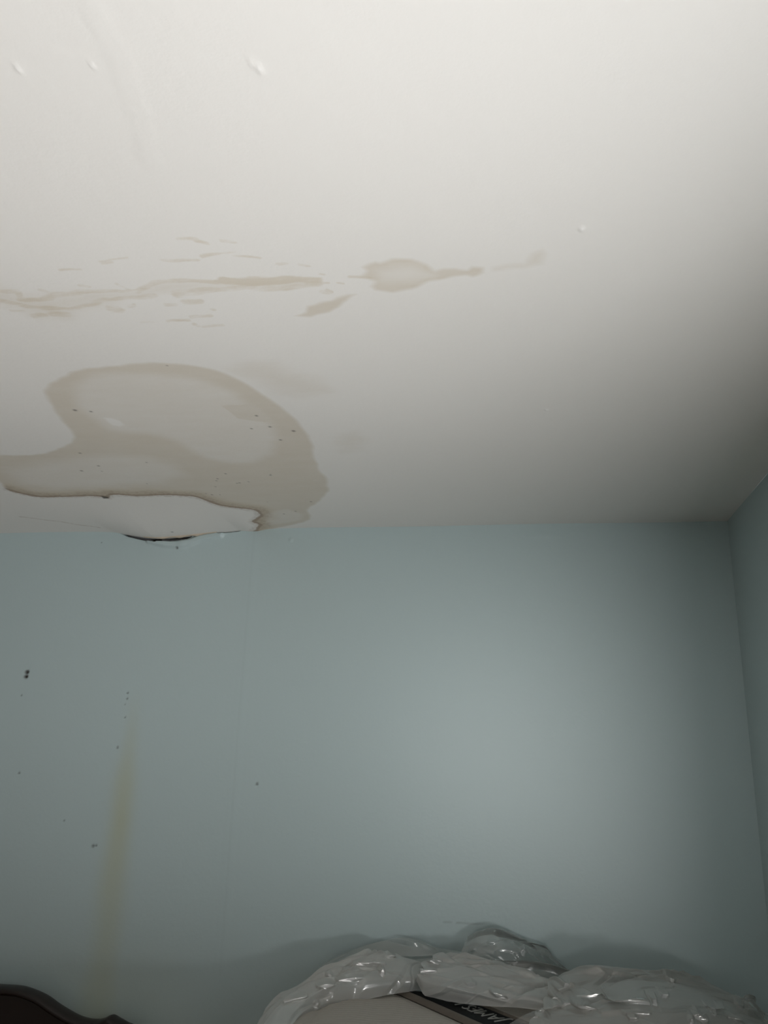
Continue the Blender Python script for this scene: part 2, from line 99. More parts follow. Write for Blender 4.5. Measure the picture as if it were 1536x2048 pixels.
GLINT_FACETS = [[(0.049,2.3235,1.0533),(0.0752,2.3277,1.0619),(0.102,2.3319,1.0683),(0.1254,2.3355,1.072),(0.1029,2.3319,1.0647),(0.0763,2.3277,1.0573)],[(0.1226,2.3287,1.0734),(0.147,2.3318,1.0831),(0.1721,2.3348,1.0899),(0.1942,2.3375,1.0937),(0.1733,2.3348,1.0855),(0.1485,2.3317,1.0774)],[(0.1956,2.3546,1.0898),(0.2283,2.3571,1.0951),(0.2608,2.3596,1.098),(0.2887,2.3616,1.0987),(0.2608,2.3595,1.0943),(0.2283,2.357,1.0903)],[(-0.5056,2.4784,1.0444),(-0.4833,2.4869,1.0492),(-0.4603,2.4954,1.0506),(-0.4401,2.5027,1.0494),(-0.4595,2.4954,1.0455),(-0.4822,2.4869,1.0425)],[(-0.5516,2.4416,1.035),(-0.5385,2.4472,1.0401),(-0.5246,2.4528,1.0406),(-0.5121,2.4576,1.0376),(-0.5234,2.4528,1.0335),(-0.537,2.4472,1.0309)],[(-0.5317,2.5078,1.0516),(-0.5356,2.5061,1.0478),(-0.543,2.5033,1.05),(-0.5419,2.5039,1.0541),(-0.5366,2.5061,1.0549)],[(-0.6299,2.3911,1.0069),(-0.6128,2.399,1.0126),(-0.5948,2.4072,1.0158),(-0.5787,2.4144,1.0167),(-0.5935,2.4075,1.0119),(-0.6111,2.3994,1.0075)],[(-0.5432,2.4141,0.9883),(-0.5471,2.4121,0.984),(-0.5539,2.4096,0.9868),(-0.5537,2.41,0.9912),(-0.5462,2.4132,0.9923)],[(-0.545,2.4212,0.9991),(-0.5476,2.4198,0.9955),(-0.5514,2.4184,0.9967),(-0.5511,2.4188,1.0007),(-0.5469,2.4206,1.0009)],[(-0.4704,2.5528,1.0709),(-0.4536,2.5587,1.0744),(-0.4364,2.5647,1.0758),(-0.4214,2.5699,1.0755),(-0.4359,2.5648,1.0726),(-0.4529,2.5588,1.0702)],[(-0.4216,2.571,1.0753),(-0.4108,2.5746,1.0762),(-0.4002,2.5781,1.0751),(-0.3912,2.581,1.0726),(-0.4004,2.5779,1.0719),(-0.4111,2.5743,1.0721)],[(-0.3231,2.7322,1.08),(-0.3072,2.7365,1.0797),(-0.2916,2.7405,1.0773),(-0.2785,2.7439,1.0736),(-0.2922,2.7403,1.0739),(-0.3079,2.7361,1.0753)],[(-0.3237,2.6306,1.0705),(-0.3081,2.6351,1.0741),(-0.2922,2.6396,1.0748),(-0.2783,2.6434,1.0734),(-0.2918,2.6395,1.0705),(-0.3076,2.635,1.0684)],[(-0.2681,2.5458,1.0998),(-0.2561,2.549,1.0963),(-0.245,2.5517,1.091),(-0.2363,2.5538,1.0851),(-0.2466,2.5512,1.0882),(-0.2581,2.5483,1.0927)],[(-0.345,2.7269,1.0647),(-0.3291,2.7313,1.0673),(-0.3131,2.7356,1.0677),(-0.2993,2.7393,1.0664),(-0.3129,2.7355,1.0643),(-0.3289,2.7312,1.0629)],[(-0.3843,2.5348,1.0611),(-0.3896,2.5324,1.0487),(-0.3956,2.5309,1.0549),(-0.3962,2.5312,1.0635),(-0.3895,2.5337,1.0707)],[(-0.3408,2.5375,1.0338),(-0.3434,2.5365,1.0274),(-0.3471,2.5355,1.0284),(-0.3486,2.5353,1.0358),(-0.3444,2.5366,1.0394)],[(-0.1284,2.4667,1.0626),(-0.1385,2.4647,1.0573),(-0.1478,2.4628,1.0582),(-0.1511,2.4621,1.0646),(-0.1369,2.465,1.0677)],[(0.0096,2.6843,1.1065),(0.0034,2.683,1.0947),(-0.0045,2.6817,1.0979),(-0.0047,2.6819,1.1105),(0.0057,2.6837,1.1141)],[(0.0673,2.437,1.0878),(0.1104,2.4425,1.1034),(0.1112,2.4416,1.0584)],[(0.2006,2.2919,1.0949),(0.2421,2.2949,1.0959),(0.2961,2.2987,1.0933),(0.2967,2.2984,1.0859),(0.2651,2.2962,1.0875),(0.2122,2.2925,1.0902)],[(0.3045,2.3041,1.1033),(0.3137,2.3042,1.1006),(0.3137,2.3036,1.0848),(0.3045,2.3035,1.0863)],[(0.3479,2.3323,1.1014),(0.3424,2.3321,1.0952),(0.3331,2.3322,1.0974),(0.3333,2.3323,1.1018),(0.3449,2.3324,1.1049)],[(0.3855,2.4703,1.1073),(0.3799,2.4702,1.0996),(0.3733,2.4703,1.104),(0.374,2.4703,1.1108),(0.3806,2.4703,1.1156)],[(0.0511,2.3764,1.0752),(0.063,2.3781,1.0734),(0.0738,2.3794,1.0692),(0.0821,2.3804,1.064),(0.0719,2.379,1.0657),(0.0606,2.3775,1.0688)],[(0.4571,2.3733,1.0711),(0.4676,2.3732,1.0763),(0.4785,2.3729,1.0791),(0.4881,2.3726,1.0799),(0.4791,2.3727,1.0756),(0.4683,2.3729,1.0717)],[(0.5522,2.4705,1.0623),(0.5461,2.4708,1.0575),(0.536,2.4719,1.0595),(0.5384,2.4721,1.0651),(0.5488,2.4712,1.0668)],[(0.4139,2.2645,1.0746),(0.4075,2.2643,1.0702),(0.3929,2.2643,1.0718),(0.3932,2.2645,1.0775),(0.4043,2.2647,1.0816)],[(0.4247,2.2637,1.0693),(0.4196,2.2635,1.0645),(0.4083,2.2635,1.065),(0.4077,2.2636,1.0697),(0.4203,2.2637,1.0726)],[(0.3882,2.2371,1.0695),(0.3836,2.2368,1.0638),(0.3805,2.2368,1.0654),(0.3801,2.2369,1.0735),(0.3858,2.2372,1.0778)],[(0.485,2.3407,1.0618),(0.4987,2.3403,1.062),(0.5115,2.3399,1.0598),(0.5218,2.3394,1.0563),(0.5102,2.3397,1.0563),(0.497,2.3402,1.0574)],[(0.2333,2.2394,1.0772),(0.2535,2.2406,1.0791),(0.2735,2.2416,1.0794),(0.2904,2.2425,1.0783),(0.2732,2.2415,1.0767),(0.2531,2.2404,1.0757)],[(0.4543,2.309,1.0727),(0.4506,2.3091,1.0697),(0.4455,2.3093,1.07),(0.4454,2.3094,1.0741),(0.4509,2.3092,1.0757)],[(0.2583,2.2258,1.0714),(0.2536,2.2255,1.0686),(0.243,2.2251,1.0683),(0.2415,2.2252,1.0713),(0.2539,2.2258,1.073)],[(0.4398,2.393,1.0838),(0.4551,2.3924,1.0868),(0.4693,2.3919,1.0856),(0.4807,2.3914,1.0814),(0.4678,2.3919,1.079),(0.4531,2.3925,1.0783)],[(0.1228,2.2935,1.0721),(0.1401,2.2953,1.0738),(0.1567,2.2969,1.072),(0.1704,2.2983,1.0678),(0.1556,2.2968,1.0665),(0.1387,2.2951,1.0668)],[(-0.0483,2.4156,1.0424),(-0.0296,2.4202,1.0427),(-0.0118,2.4245,1.0393),(0.0028,2.428,1.0337),(-0.0132,2.424,1.0336),(-0.0314,2.4195,1.0353)],[(-0.0809,2.4326,1.0536),(-0.0683,2.4349,1.0521),(-0.0572,2.4368,1.0476),(-0.0487,2.4383,1.0416),(-0.0594,2.4364,1.0431),(-0.0712,2.4343,1.0462)],[(-0.0097,2.4131,1.0513),(0.0066,2.4159,1.0503),(0.0221,2.4185,1.0469),(0.0348,2.4205,1.0422),(0.0209,2.4181,1.0432),(0.0051,2.4154,1.0455)],[(-0.4297,2.7444,1.0837),(-0.4207,2.7471,1.0867),(-0.4113,2.7499,1.0875),(-0.403,2.7523,1.0866),(-0.4108,2.75,1.0841),(-0.42,2.7473,1.0822)],[(-0.0777,2.6849,1.1262),(-0.0832,2.6836,1.1231),(-0.0973,2.6802,1.1245),(-0.0967,2.6803,1.1274),(-0.0823,2.6837,1.1288)]]
HEADBOARD_EDGE = [(-1.8929,0.87),(-1.8089,0.8925),(-1.7231,0.9038),(-1.6362,0.9052),(-1.5929,0.9053),(-1.5577,0.9006),(-1.5039,0.8861),(-1.4489,0.8609),(-1.3865,0.8379),(-1.3437,0.8301),(-1.3107,0.8311),(-1.287,0.8382),(-1.2683,0.8462),(-1.2477,0.8396),(-1.2201,0.8294),(-1.1827,0.8174),(-1.1664,0.7908)]

# ------------------------------------------------------------------ node helpers
def material(name):
    m = bpy.data.materials.new(name); m.use_nodes = True
    nt = m.node_tree
    for n in list(nt.nodes): nt.nodes.remove(n)
    return m, nt
def N(nt, typ, **kw):
    n = nt.nodes.new(typ)
    for k, v in kw.items():
        if k.startswith('i_'):
            n.inputs[k[2:].replace('_', ' ')].default_value = v
        else:
            setattr(n, k, v)
    return n
def math_node(nt, op, a, b=None, c=None, clamp=False):
    n = nt.nodes.new('ShaderNodeMath'); n.operation = op; n.use_clamp = clamp
    for i, v in enumerate((a, b, c)):
        if v is None: continue
        if isinstance(v, (int, float)): n.inputs[i].default_value = v
        else: nt.links.new(v, n.inputs[i])
    return n.outputs[0]
def mix_col(nt, fac, a, b, blend='MIX'):
    n = nt.nodes.new('ShaderNodeMix'); n.data_type = 'RGBA'; n.blend_type = blend
    for sock, v in ((n.inputs[0], fac), (n.inputs[6], a), (n.inputs[7], b)):
        if hasattr(v, 'is_linked'): nt.links.new(v, sock)
        elif isinstance(v, (int, float)): sock.default_value = v
        else: sock.default_value = (*v, 1)
    return n.outputs[2]
def attr(nt, name):
    return N(nt, 'ShaderNodeAttribute', attribute_name=name).outputs['Fac']
def noise_tex(nt, scale, detail=3, rough=0.55, stretch=None):
    tc = N(nt, 'ShaderNodeTexCoord').outputs['Object']
    if stretch:
        mp = N(nt, 'ShaderNodeMapping'); mp.inputs['Scale'].default_value = stretch
        nt.links.new(tc, mp.inputs[0]); tc = mp.outputs[0]
    n = N(nt, 'ShaderNodeTexNoise'); n.inputs['Scale'].default_value = scale
    n.inputs['Detail'].default_value = detail; n.inputs['Roughness'].default_value = rough
    nt.links.new(tc, n.inputs['Vector'])
    return n.outputs['Fac']
def bump(nt, height, strength, dist):
    b = N(nt, 'ShaderNodeBump'); b.inputs['Strength'].default_value = strength
    b.inputs['Distance'].default_value = dist
    nt.links.new(height, b.inputs['Height']); return b.outputs['Normal']
def principled(nt, color, rough, normal=None, spec=0.5, **kw):
    p = N(nt, 'ShaderNodeBsdfPrincipled')
    if hasattr(color, 'is_linked'): nt.links.new(color, p.inputs['Base Color'])
    else: p.inputs['Base Color'].default_value = (*color, 1)
    if hasattr(rough, 'is_linked'): nt.links.new(rough, p.inputs['Roughness'])
    else: p.inputs['Roughness'].default_value = rough
    p.inputs['Specular IOR Level'].default_value = spec
    for k, v in kw.items(): p.inputs[k].default_value = v
    if normal is not None: nt.links.new(normal, p.inputs['Normal'])
    return p
def finish(nt, shader):
    o = N(nt, 'ShaderNodeOutputMaterial'); nt.links.new(shader, o.inputs['Surface'])
def smooth01(nt, v, lo, hi):
    n = N(nt, 'ShaderNodeMapRange', interpolation_type='SMOOTHSTEP')
    nt.links.new(v, n.inputs['Value'])
    n.inputs['From Min'].default_value = lo; n.inputs['From Max'].default_value = hi
    return n.outputs['Result']

# ------------------------------------------------------------------ materials
def ceiling_material():
    m, nt = material('ceiling_paint_water_stained')
    base = (0.80, 0.79, 0.757)
    fine = noise_tex(nt, 60, 3)
    wide = noise_tex(nt, 2.3, 2)
    grain = noise_tex(nt, 28, 4, 0.6, (0.35, 1, 1))
    col = mix_col(nt, math_node(nt, 'MULTIPLY', wide, 0.06), base, (0.70, 0.685, 0.64))
    # tan water stain: the field is soft, noise frays its edge
    t = math_node(nt, 'ADD', attr(nt, 'tan'), math_node(nt, 'MULTIPLY_ADD', grain, 0.22, -0.11))
    t = math_node(nt, 'MULTIPLY', math_node(nt, 'MAXIMUM', t, 0.0), smooth01(nt, attr(nt, 'tan'), 0.0, 0.12), clamp=True)
    col = mix_col(nt, t, col, (0.575, 0.508, 0.395))
    s = math_node(nt, 'ADD', attr(nt, 'streak'), math_node(nt, 'MULTIPLY_ADD', noise_tex(nt, 55, 4, 0.65, (0.3, 1, 1)), 1.1, -0.55))
    s = math_node(nt, 'MULTIPLY', smooth01(nt, s, 0.25, 0.8), smooth01(nt, attr(nt, 'streak'), 0.02, 0.25))
    col = mix_col(nt, math_node(nt, 'MULTIPLY', s, 0.50), col, (0.57, 0.49, 0.355))
    b = math_node(nt, 'ADD', attr(nt, 'brown'), math_node(nt, 'MULTIPLY_ADD', noise_tex(nt, 90, 4), 0.7, -0.35))
    b = math_node(nt, 'MULTIPLY', smooth01(nt, b, 0.1, 0.9), smooth01(nt, attr(nt, 'brown'), 0.02, 0.2))
    col = mix_col(nt, math_node(nt, 'MULTIPLY', b, 0.8), col, (0.30, 0.225, 0.165))
    col = mix_col(nt, math_node(nt, 'MULTIPLY', attr(nt, 'dark'), 0.85), col, (0.05, 0.042, 0.035))
    col = mix_col(nt, attr(nt, 'chip'), col, (0.9, 0.9, 0.88))
    h = math_node(nt, 'ADD', fine, math_node(nt, 'MULTIPLY', noise_tex(nt, 9, 3), 1.2))
    p = principled(nt, col, 0.62, bump(nt, h, 0.12, 0.004), spec=0.3)
    finish(nt, p.outputs[0]); return m
def wall_material(damaged):
    m, nt = material('blue_grey_wall_paint' + ('_damaged' if damaged else ''))
    wide = noise_tex(nt, 1.7, 2)
    col = mix_col(nt, math_node(nt, 'MULTIPLY', wide, 0.10), (0.478, 0.580, 0.588), (0.445, 0.535, 0.53))
    if damaged:
        d = math_node(nt, 'MULTIPLY', attr(nt, 'drip'), math_node(nt, 'MULTIPLY_ADD', noise_tex(nt, 6, 3, 0.6, (1, 1, .35)), 0.7, 0.6))
        col = mix_col(nt, math_node(nt, 'MULTIPLY', d, 0.62, clamp=True), col, (0.46, 0.465, 0.28))
        col = mix_col(nt, attr(nt, 'seam'), col, (0.31, 0.38, 0.38))
        col = mix_col(nt, attr(nt, 'dark'), col, (0.03, 0.022, 0.016))
    h = math_node(nt, 'ADD', noise_tex(nt, 70, 3), math_node(nt, 'MULTIPLY', noise_tex(nt, 7, 3), 1.0))
    p = principled(nt, col, 0.40, bump(nt, h, 0.10, 0.004), spec=0.5)
    finish(nt, p.outputs[0]); return m
def simple(name, color, rough, scale=30, amount=0.12, bstr=0.1, spec=0.5, stretch=None, **kw):
    m, nt = material(name)
    n = noise_tex(nt, scale, 4, 0.6, stretch)
    col = mix_col(nt, math_node(nt, 'MULTIPLY', n, amount * 2), color, tuple(c * 0.6 for c in color))
    p = principled(nt, col, rough, bump(nt, n, bstr, 0.004), spec, **kw)
    finish(nt, p.outputs[0]); return m
def plastic_film(name, body, clear, tint=(0.92, 0.92, 0.89)):
    """milky polythene: part clear, part scattering, with a glossy skin"""
    m, nt = material(name)
    cl = N(nt, 'ShaderNodeBsdfTransparent'); cl.inputs[0].default_value = (0.95, 0.95, 0.94, 1)
    tr = N(nt, 'ShaderNodeBsdfTranslucent'); tr.inputs[0].default_value = (*tint, 1)
    df = N(nt, 'ShaderNodeBsdfDiffuse'); df.inputs[0].default_value = (*tint, 1)
    gl = N(nt, 'ShaderNodeBsdfGlossy'); gl.inputs['Roughness'].default_value = 0.10
    gl.inputs['Color'].default_value = (1, 0.98, 0.95, 1)
    nrm = bump(nt, math_node(nt, 'ADD', math_node(nt, 'MULTIPLY', noise_tex(nt, 26, 2, 0.5, (0.35, 1, 1)), 0.5), noise_tex(nt, 8, 2, 0.5, (0.5, 1, 1))), 0.13, 0.02)
    for n in (gl, df): nt.links.new(nrm, n.inputs['Normal'])
    a = N(nt, 'ShaderNodeMixShader'); a.inputs[0].default_value = body
    nt.links.new(tr.outputs[0], a.inputs[1]); nt.links.new(df.outputs[0], a.inputs[2])
    b = N(nt, 'ShaderNodeMixShader')
    lw = N(nt, 'ShaderNodeLayerWeight'); lw.inputs[0].default_value = 0.35
    f = math_node(nt, 'MULTIPLY_ADD', lw.outputs['Facing'], -0.35, clear, clamp=True)
    nt.links.new(f, b.inputs[0])
    nt.links.new(a.outputs[0], b.inputs[1]); nt.links.new(cl.outputs[0], b.inputs[2])
    c = N(nt, 'ShaderNodeMixShader')
    fr = N(nt, 'ShaderNodeFresnel'); fr.inputs['IOR'].default_value = 1.5
    nt.links.new(nrm, fr.inputs['Normal'])
    nt.links.new(math_node(nt, 'MULTIPLY_ADD', fr.outputs[0], 0.9, 0.06, clamp=True), c.inputs[0])
    sh = N(nt, 'ShaderNodeBsdfGlossy'); sh.inputs['Roughness'].default_value = 0.30
    nt.links.new(nrm, sh.inputs['Normal'])
    g2 = N(nt, 'ShaderNodeMixShader'); g2.inputs[0].default_value = 0.45
    nt.links.new(gl.outputs[0], g2.inputs[1]); nt.links.new(sh.outputs[0], g2.inputs[2])
    nt.links.new(b.outputs[0], c.inputs[1]); nt.links.new(g2.outputs[0], c.inputs[2])
    finish(nt, c.outputs[0]); return m

MAT = dict(
    ceiling=ceiling_material(), far_wall=wall_material(True), wall=wall_material(False),
    floor=simple('worn_oak_floor', (0.20, 0.15, 0.105), 0.45, 9, 0.3, 0.1, stretch=(1, 8, 1)),
    dim_left_wall=simple('darkened_left_wall', (0.15, 0.135, 0.12), 0.5, 10, 0.2, stretch=(1, 1, 5)),  # unseen left wall, made dark to weaken its bounced light
    trim=simple('white_gloss_paint', (0.78, 0.77, 0.74), 0.35, 20, 0.04),
    paper=simple('torn_drywall_paper', (0.62, 0.54, 0.43), 0.85, 60, 0.2),
    quilt=simple('beige_quilted_ticking', (0.46, 0.43, 0.385), 0.8, 45, 0.14, 0.35, 0.2, (1, 4, 1)),
    tape=simple('taupe_binding_tape', (0.15, 0.128, 0.105), 0.75, 120, 0.15, 0.3),
    label=simple('black_woven_label', (0.008, 0.009, 0.010), 0.7, 200, 0.2, 0.2, spec=0.2),
    thread=simple('grey_embroidery_thread', (0.34, 0.34, 0.32), 0.5, 200, 0.2, 0.3),
    base=simple('dark_bed_base_cloth', (0.05, 0.05, 0.055), 0.85, 60, 0.2),
    mahogany=simple('dark_mahogany', (0.016, 0.008, 0.006), 0.38, 14, 0.3, 0.05, 0.5, (1, 1, 6)),
    film=plastic_film('milky_polythene_film', 0.60, 0.50),
    film_cover=plastic_film('folded_polythene_film', 0.55, 0.66),
    film_clear=plastic_film('thin_clear_polythene', 0.5, 0.88),
)

# ------------------------------------------------------------------ object helpers
def link(name, mesh, mat, parent=None, smooth=False):
    o = bpy.data.objects.new(name, mesh); COL.objects.link(o)
    if mat: mesh.materials.append(mat)
    if parent: o.parent = parent
    if smooth:
        mesh.polygons.foreach_set('use_smooth', [True] * len(mesh.polygons))
    return o
def from_bm(name, bm, mat, parent=None, smooth=False):
    me = bpy.data.meshes.new(name); bm.normal_update(); bm.to_mesh(me); bm.free()
    return link(name, me, mat, parent, smooth)
def thing(name, label, cat, loc=(0, 0, 0)):
    o = bpy.data.objects.new(name, None); COL.objects.link(o)
    o.location = loc; o.empty_display_size = 0.1
    o['label'] = label; o['category'] = cat
    return o
def structure(o, label, cat):
    o['kind'] = 'structure'; o['label'] = label; o['category'] = cat
    return o
def add_box(bm, lo, hi):
    vs = [bm.verts.new((x, y, z)) for x in (lo[0], hi[0]) for y in (lo[1], hi[1]) for z in (lo[2], hi[2])]
    for f in ((0, 1, 3, 2), (4, 6, 7, 5), (0, 4, 5, 1), (2, 3, 7, 6), (0, 2, 6, 4), (1, 5, 7, 3)):
        bm.faces.new([vs[i] for i in f])
def bevel(bm, w, seg=3):
    bmesh.ops.recalc_face_normals(bm, faces=bm.faces)
    bmesh.ops.bevel(bm, geom=bm.edges[:], offset=w, segments=seg, profile=0.5, affect='EDGES')

# ------------------------------------------------------------------ distance fields on a surface
def inside(px, py, poly):
    r = np.zeros(px.shape, bool); n = len(poly)
    for i in range(n):
        (x0, y0), (x1, y1) = poly[i], poly[(i + 1) % n]
        if y0 == y1: continue
        c = ((y0 > py) != (y1 > py)) & (px < (x1 - x0) * (py - y0) / (y1 - y0) + x0)
        r ^= c
    return r
def line_dist(px, py, pts, closed=False):
    d = np.full(px.shape, 1e9); n = len(pts)
    for i in range(n if closed else n - 1):
        (x0, y0), (x1, y1) = pts[i], pts[(i + 1) % n]
        dx, dy = x1 - x0, y1 - y0
        t = np.clip(((px - x0) * dx + (py - y0) * dy) / max(dx * dx + dy * dy, 1e-12), 0, 1)
        d = np.minimum(d, (px - x0 - t * dx) ** 2 + (py - y0 - t * dy) ** 2)
    return np.sqrt(d)
def sstep(v, lo, hi):
    t = np.clip((v - lo) / (hi - lo), 0, 1); return t * t * (3 - 2 * t)
class Surface:
    """points of a gridded surface and named fields painted on them by outline"""
    def __init__(s, u, v):
        s.u, s.v = u, v; s.f = {}
    def field(s, name):
        return s.f.setdefault(name, np.zeros(s.u.shape))
    def near(s, pts, m):
        a = np.array(pts)
        return (s.u > a[:, 0].min() - m) & (s.u < a[:, 0].max() + m) & (s.v > a[:, 1].min() - m) & (s.v < a[:, 1].max() + m)
    def poly(s, pts, soft_out, soft_in):
        """0 outside .. 1 inside, blending from soft_out beyond to soft_in within"""
        w = np.zeros(s.u.shape); k = s.near(pts, soft_out + 0.02)
        x, y = s.u[k], s.v[k]
        d = line_dist(x, y, pts, True); d = np.where(inside(x, y, pts), d, -d)
        w[k] = sstep(d, -soft_out, soft_in); return w
    def line(s, pts, half):
        w = np.zeros(s.u.shape); k = s.near(pts, half * 2)
        w[k] = 1 - sstep(line_dist(s.u[k], s.v[k], pts), half * 0.3, half); return w
    def raise_to(s, name, w):
        f = s.field(name); np.maximum(f, w, out=f)
def grid_mesh(name, co, nu, nv, fields):
    me = bpy.data.meshes.new(name)
    i = np.arange(nu * nv).reshape(nu, nv)
    q = np.stack([i[:-1, :-1], i[1:, :-1], i[1:, 1:], i[:-1, 1:]], -1).reshape(-1, 4)
    me.vertices.add(nu * nv); me.vertices.foreach_set('co', co.astype(np.float32).ravel())
    me.loops.add(q.size); me.loops.foreach_set('vertex_index', q.astype(np.int32).ravel())
    me.polygons.add(len(q)); me.polygons.foreach_set('loop_start', (np.arange(len(q)) * 4).astype(np.int32))
    me.polygons.foreach_set('use_smooth', np.ones(len(q), bool))
    me.update(calc_edges=True); me.validate()
    for k, v in fields.items():
        a = me.attributes.new(k, 'FLOAT', 'POINT'); a.data.foreach_set('value', v.astype(np.float32).ravel())
    return me
def steps(*parts):
    out = [np.array([parts[0][0]])]
    for a, b, d in parts:
        n = max(1, int(round((b - a) / d))); out.append(np.linspace(a, b, n + 1)[1:])
    return np.concatenate(out)

# ------------------------------------------------------------------ ceiling: stained, with a sagging edge over the far wall
us = steps((LEFT_X, -2.05, 0.05), (-2.05, 0.16, 0.0032), (0.16, WALL_X, 0.03))
vs = steps((REAR_Y, 0.6, 0.1), (0.6, 1.02, 0.006), (1.02, WALL_Y + 0.012, 0.0032))
U, V = np.meshgrid(us, vs, indexing='ij')
c = Surface(U, V)
rng = np.random.default_rng(4)
wob = 0.30 * (0.010 * np.sin(U * 31 + 2.1 * np.sin(V * 23)) + 0.006 * np.sin(V * 57 + U * 19) + 0.004 * np.sin(U * 113 - V * 71))
cw = Surface(U + wob * 0.5, V + wob)                        # frayed copy of the coordinates
def rounded(pts, k=4):
    p = np.array(pts); a, b, c_, d = np.roll(p, 1, 0), p, np.roll(p, -1, 0), np.roll(p, -2, 0); out = []
    for i in range(len(p)):
        for f in np.arange(k) / k:
            out.append(tuple(0.5 * (2 * b[i] + (c_[i] - a[i]) * f + (2 * a[i] - 5 * b[i] + 4 * c_[i] - d[i]) * f ** 2 + (3 * b[i] - a[i] - 3 * c_[i] + d[i]) * f ** 3)))
    return out
outer = cw.poly(rounded(STAIN_OUTER), 0.006, 0.012)
clear_up = cw.poly(rounded(STAIN_UPPER_CLEAR, 3), 0.022, 0.03)
clear_low = cw.poly(STAIN_LOWER_CLEAR, 0.05, 0.04)
clear_lobe = cw.poly(STAIN_LOBE_CLEAR, 0.015, 0.015)
tan = outer * (0.58 - 0.31 * clear_up - 0.28 * clear_low - 0.22 * clear_lobe + 0.30 * cw.line(PEEL_EDGE, 0.085))
tan = np.maximum(tan, outer * 0.50 * cw.poly(PATCH, 0.003, 0.003))
chipped = cw.poly(CHIPPED, 0.004, 0.008)
c.raise_to('tan', tan * (1 - 0.75 * chipped)); c.raise_to('chip', 0.22 * chipped)
for pts, k in zip(SMUDGES, (0.26, 0.22, 0.34)):
    c.raise_to('tan', k * cw.poly(pts, 0.06, 0.06))
blob = cw.poly(BLOB, 0.006, 0.010)
c.raise_to('tan', blob * (0.52 - 0.30 * cw.poly(BLOB_CLEAR, 0.02, 0.02)))
c.raise_to('tan', 0.56 * cw.poly(LEAF, 0.006, 0.008))
c.raise_to('tan', 0.30 * cw.poly(TAIL, 0.010, 0.02))
c.raise_to('tan', 0.27 * cw.poly(STREAK_TOP + STREAK_BOTTOM_FAR[::-1] + STREAK_BOTTOM[::-1], 0.015, 0.03))
c.raise_to('streak', 0.54 * cw.line(STREAK_TOP, 0.014))
c.raise_to('streak', 0.55 * cw.line(STREAK_BOTTOM, 0.015))
c.raise_to('streak', 0.55 * cw.line(STREAK_BOTTOM_FAR, 0.018))
c.raise_to('streak', 0.80 * cw.line(STREAK_CORE, 0.020))
rim = blob * (1 - cw.poly(BLOB, 0.0, 0.03)) * 0.42
c.raise_to('streak', rim)
for a, b, w in DABS:
    c.raise_to('streak', 0.52 * cw.line([a, b], w * 1.7 + 0.003))
c.raise_to('brown', np.where(outer > 0.3, 0.85, 0.35) * cw.line(PEEL_EDGE, 0.026))
c.raise_to('brown', 0.42 * outer * cw.line(PEEL_EDGE, 0.075))
c.raise_to('brown', 0.42 * cw.line(CRACK_FAINT, 0.010))
for x, y, r in SPOTS:
    d = np.hypot(U - x, V - y); c.raise_to('dark', 0.8 * (1 - sstep(d, r * 0.35, r * 1.35)))
c.raise_to('dark', c.poly(NOTCH, 0.003, 0.003))
Z = np.full(U.shape, CEIL)
sag_x = np.array([p[0] for p in SAG]); sag_d = np.array([p[1] for p in SAG])
drop = np.interp(us, sag_x, sag_d, left=0, right=0)
drop = np.convolve(np.pad(drop, 6, mode='edge'), np.ones(5) / 5, 'same')[6:-6]
fall = np.exp(-((WALL_Y - vs) / 0.17) ** 2)
Z -= drop[:, None] * fall[None, :]
Z -= 0.010 * np.exp(-((U + 1.25) / 0.35) ** 2 - ((V - 2.62) / 0.16) ** 2)      # the wet board hangs a little
for x, y, r in BUMPS:
    d = np.hypot(U - x, (V - y) * 0.6); w = 1 - sstep(d, 0, r * 1.1); Z -= 0.0022 * w
    if r < 0.008: c.raise_to('chip', 0.6 * (1 - sstep(d, r * 0.2, r * 0.7)))
Z -= 0.0004 * c.line(RIDGE, 0.022)
Z -= 0.0012 * np.sin(U * 7.3 + 1.0) * np.sin(V * 6.1)
for n in ('tan', 'streak', 'brown', 'dark', 'chip'): c.field(n)
ceiling = link('ceiling', grid_mesh('ceiling', np.stack([U, V, Z], -1), len(us), len(vs), c.f), MAT['ceiling'])
structure(ceiling, 'off-white painted ceiling with tan water stains and a sagging edge', 'ceiling')
# torn paper showing along the lowest part of the sagging edge
bm = bmesh.new(); prev = None
for x in np.linspace(SAG[4][0], SAG[9][0], 60):
    k = (x - SAG[4][0]) / (SAG[9][0] - SAG[4][0])
    z = float(np.interp(x, us, Z[:, -1])); t = 0.0065 * math.sin(math.pi * min(1, k * 1.02)) ** 0.6 * (0.8 + 0.35 * math.sin(x * 90)) + 0.0005
    ring = [bm.verts.new((x, y, zz)) for y, zz in ((WALL_Y - 0.018, z + 0.0015), (WALL_Y - 0.019, z - t * 0.8), (WALL_Y - 0.008, z - t), (WALL_Y - 0.003, z + 0.001))]
    if prev:
        for i in range(3): bm.faces.new((prev[i], ring[i], ring[i + 1], prev[i + 1]))
    prev = ring
torn = from_bm('torn_edge', bm, MAT['paper'], ceiling, True)
torn['label'] = 'torn beige paper edge'

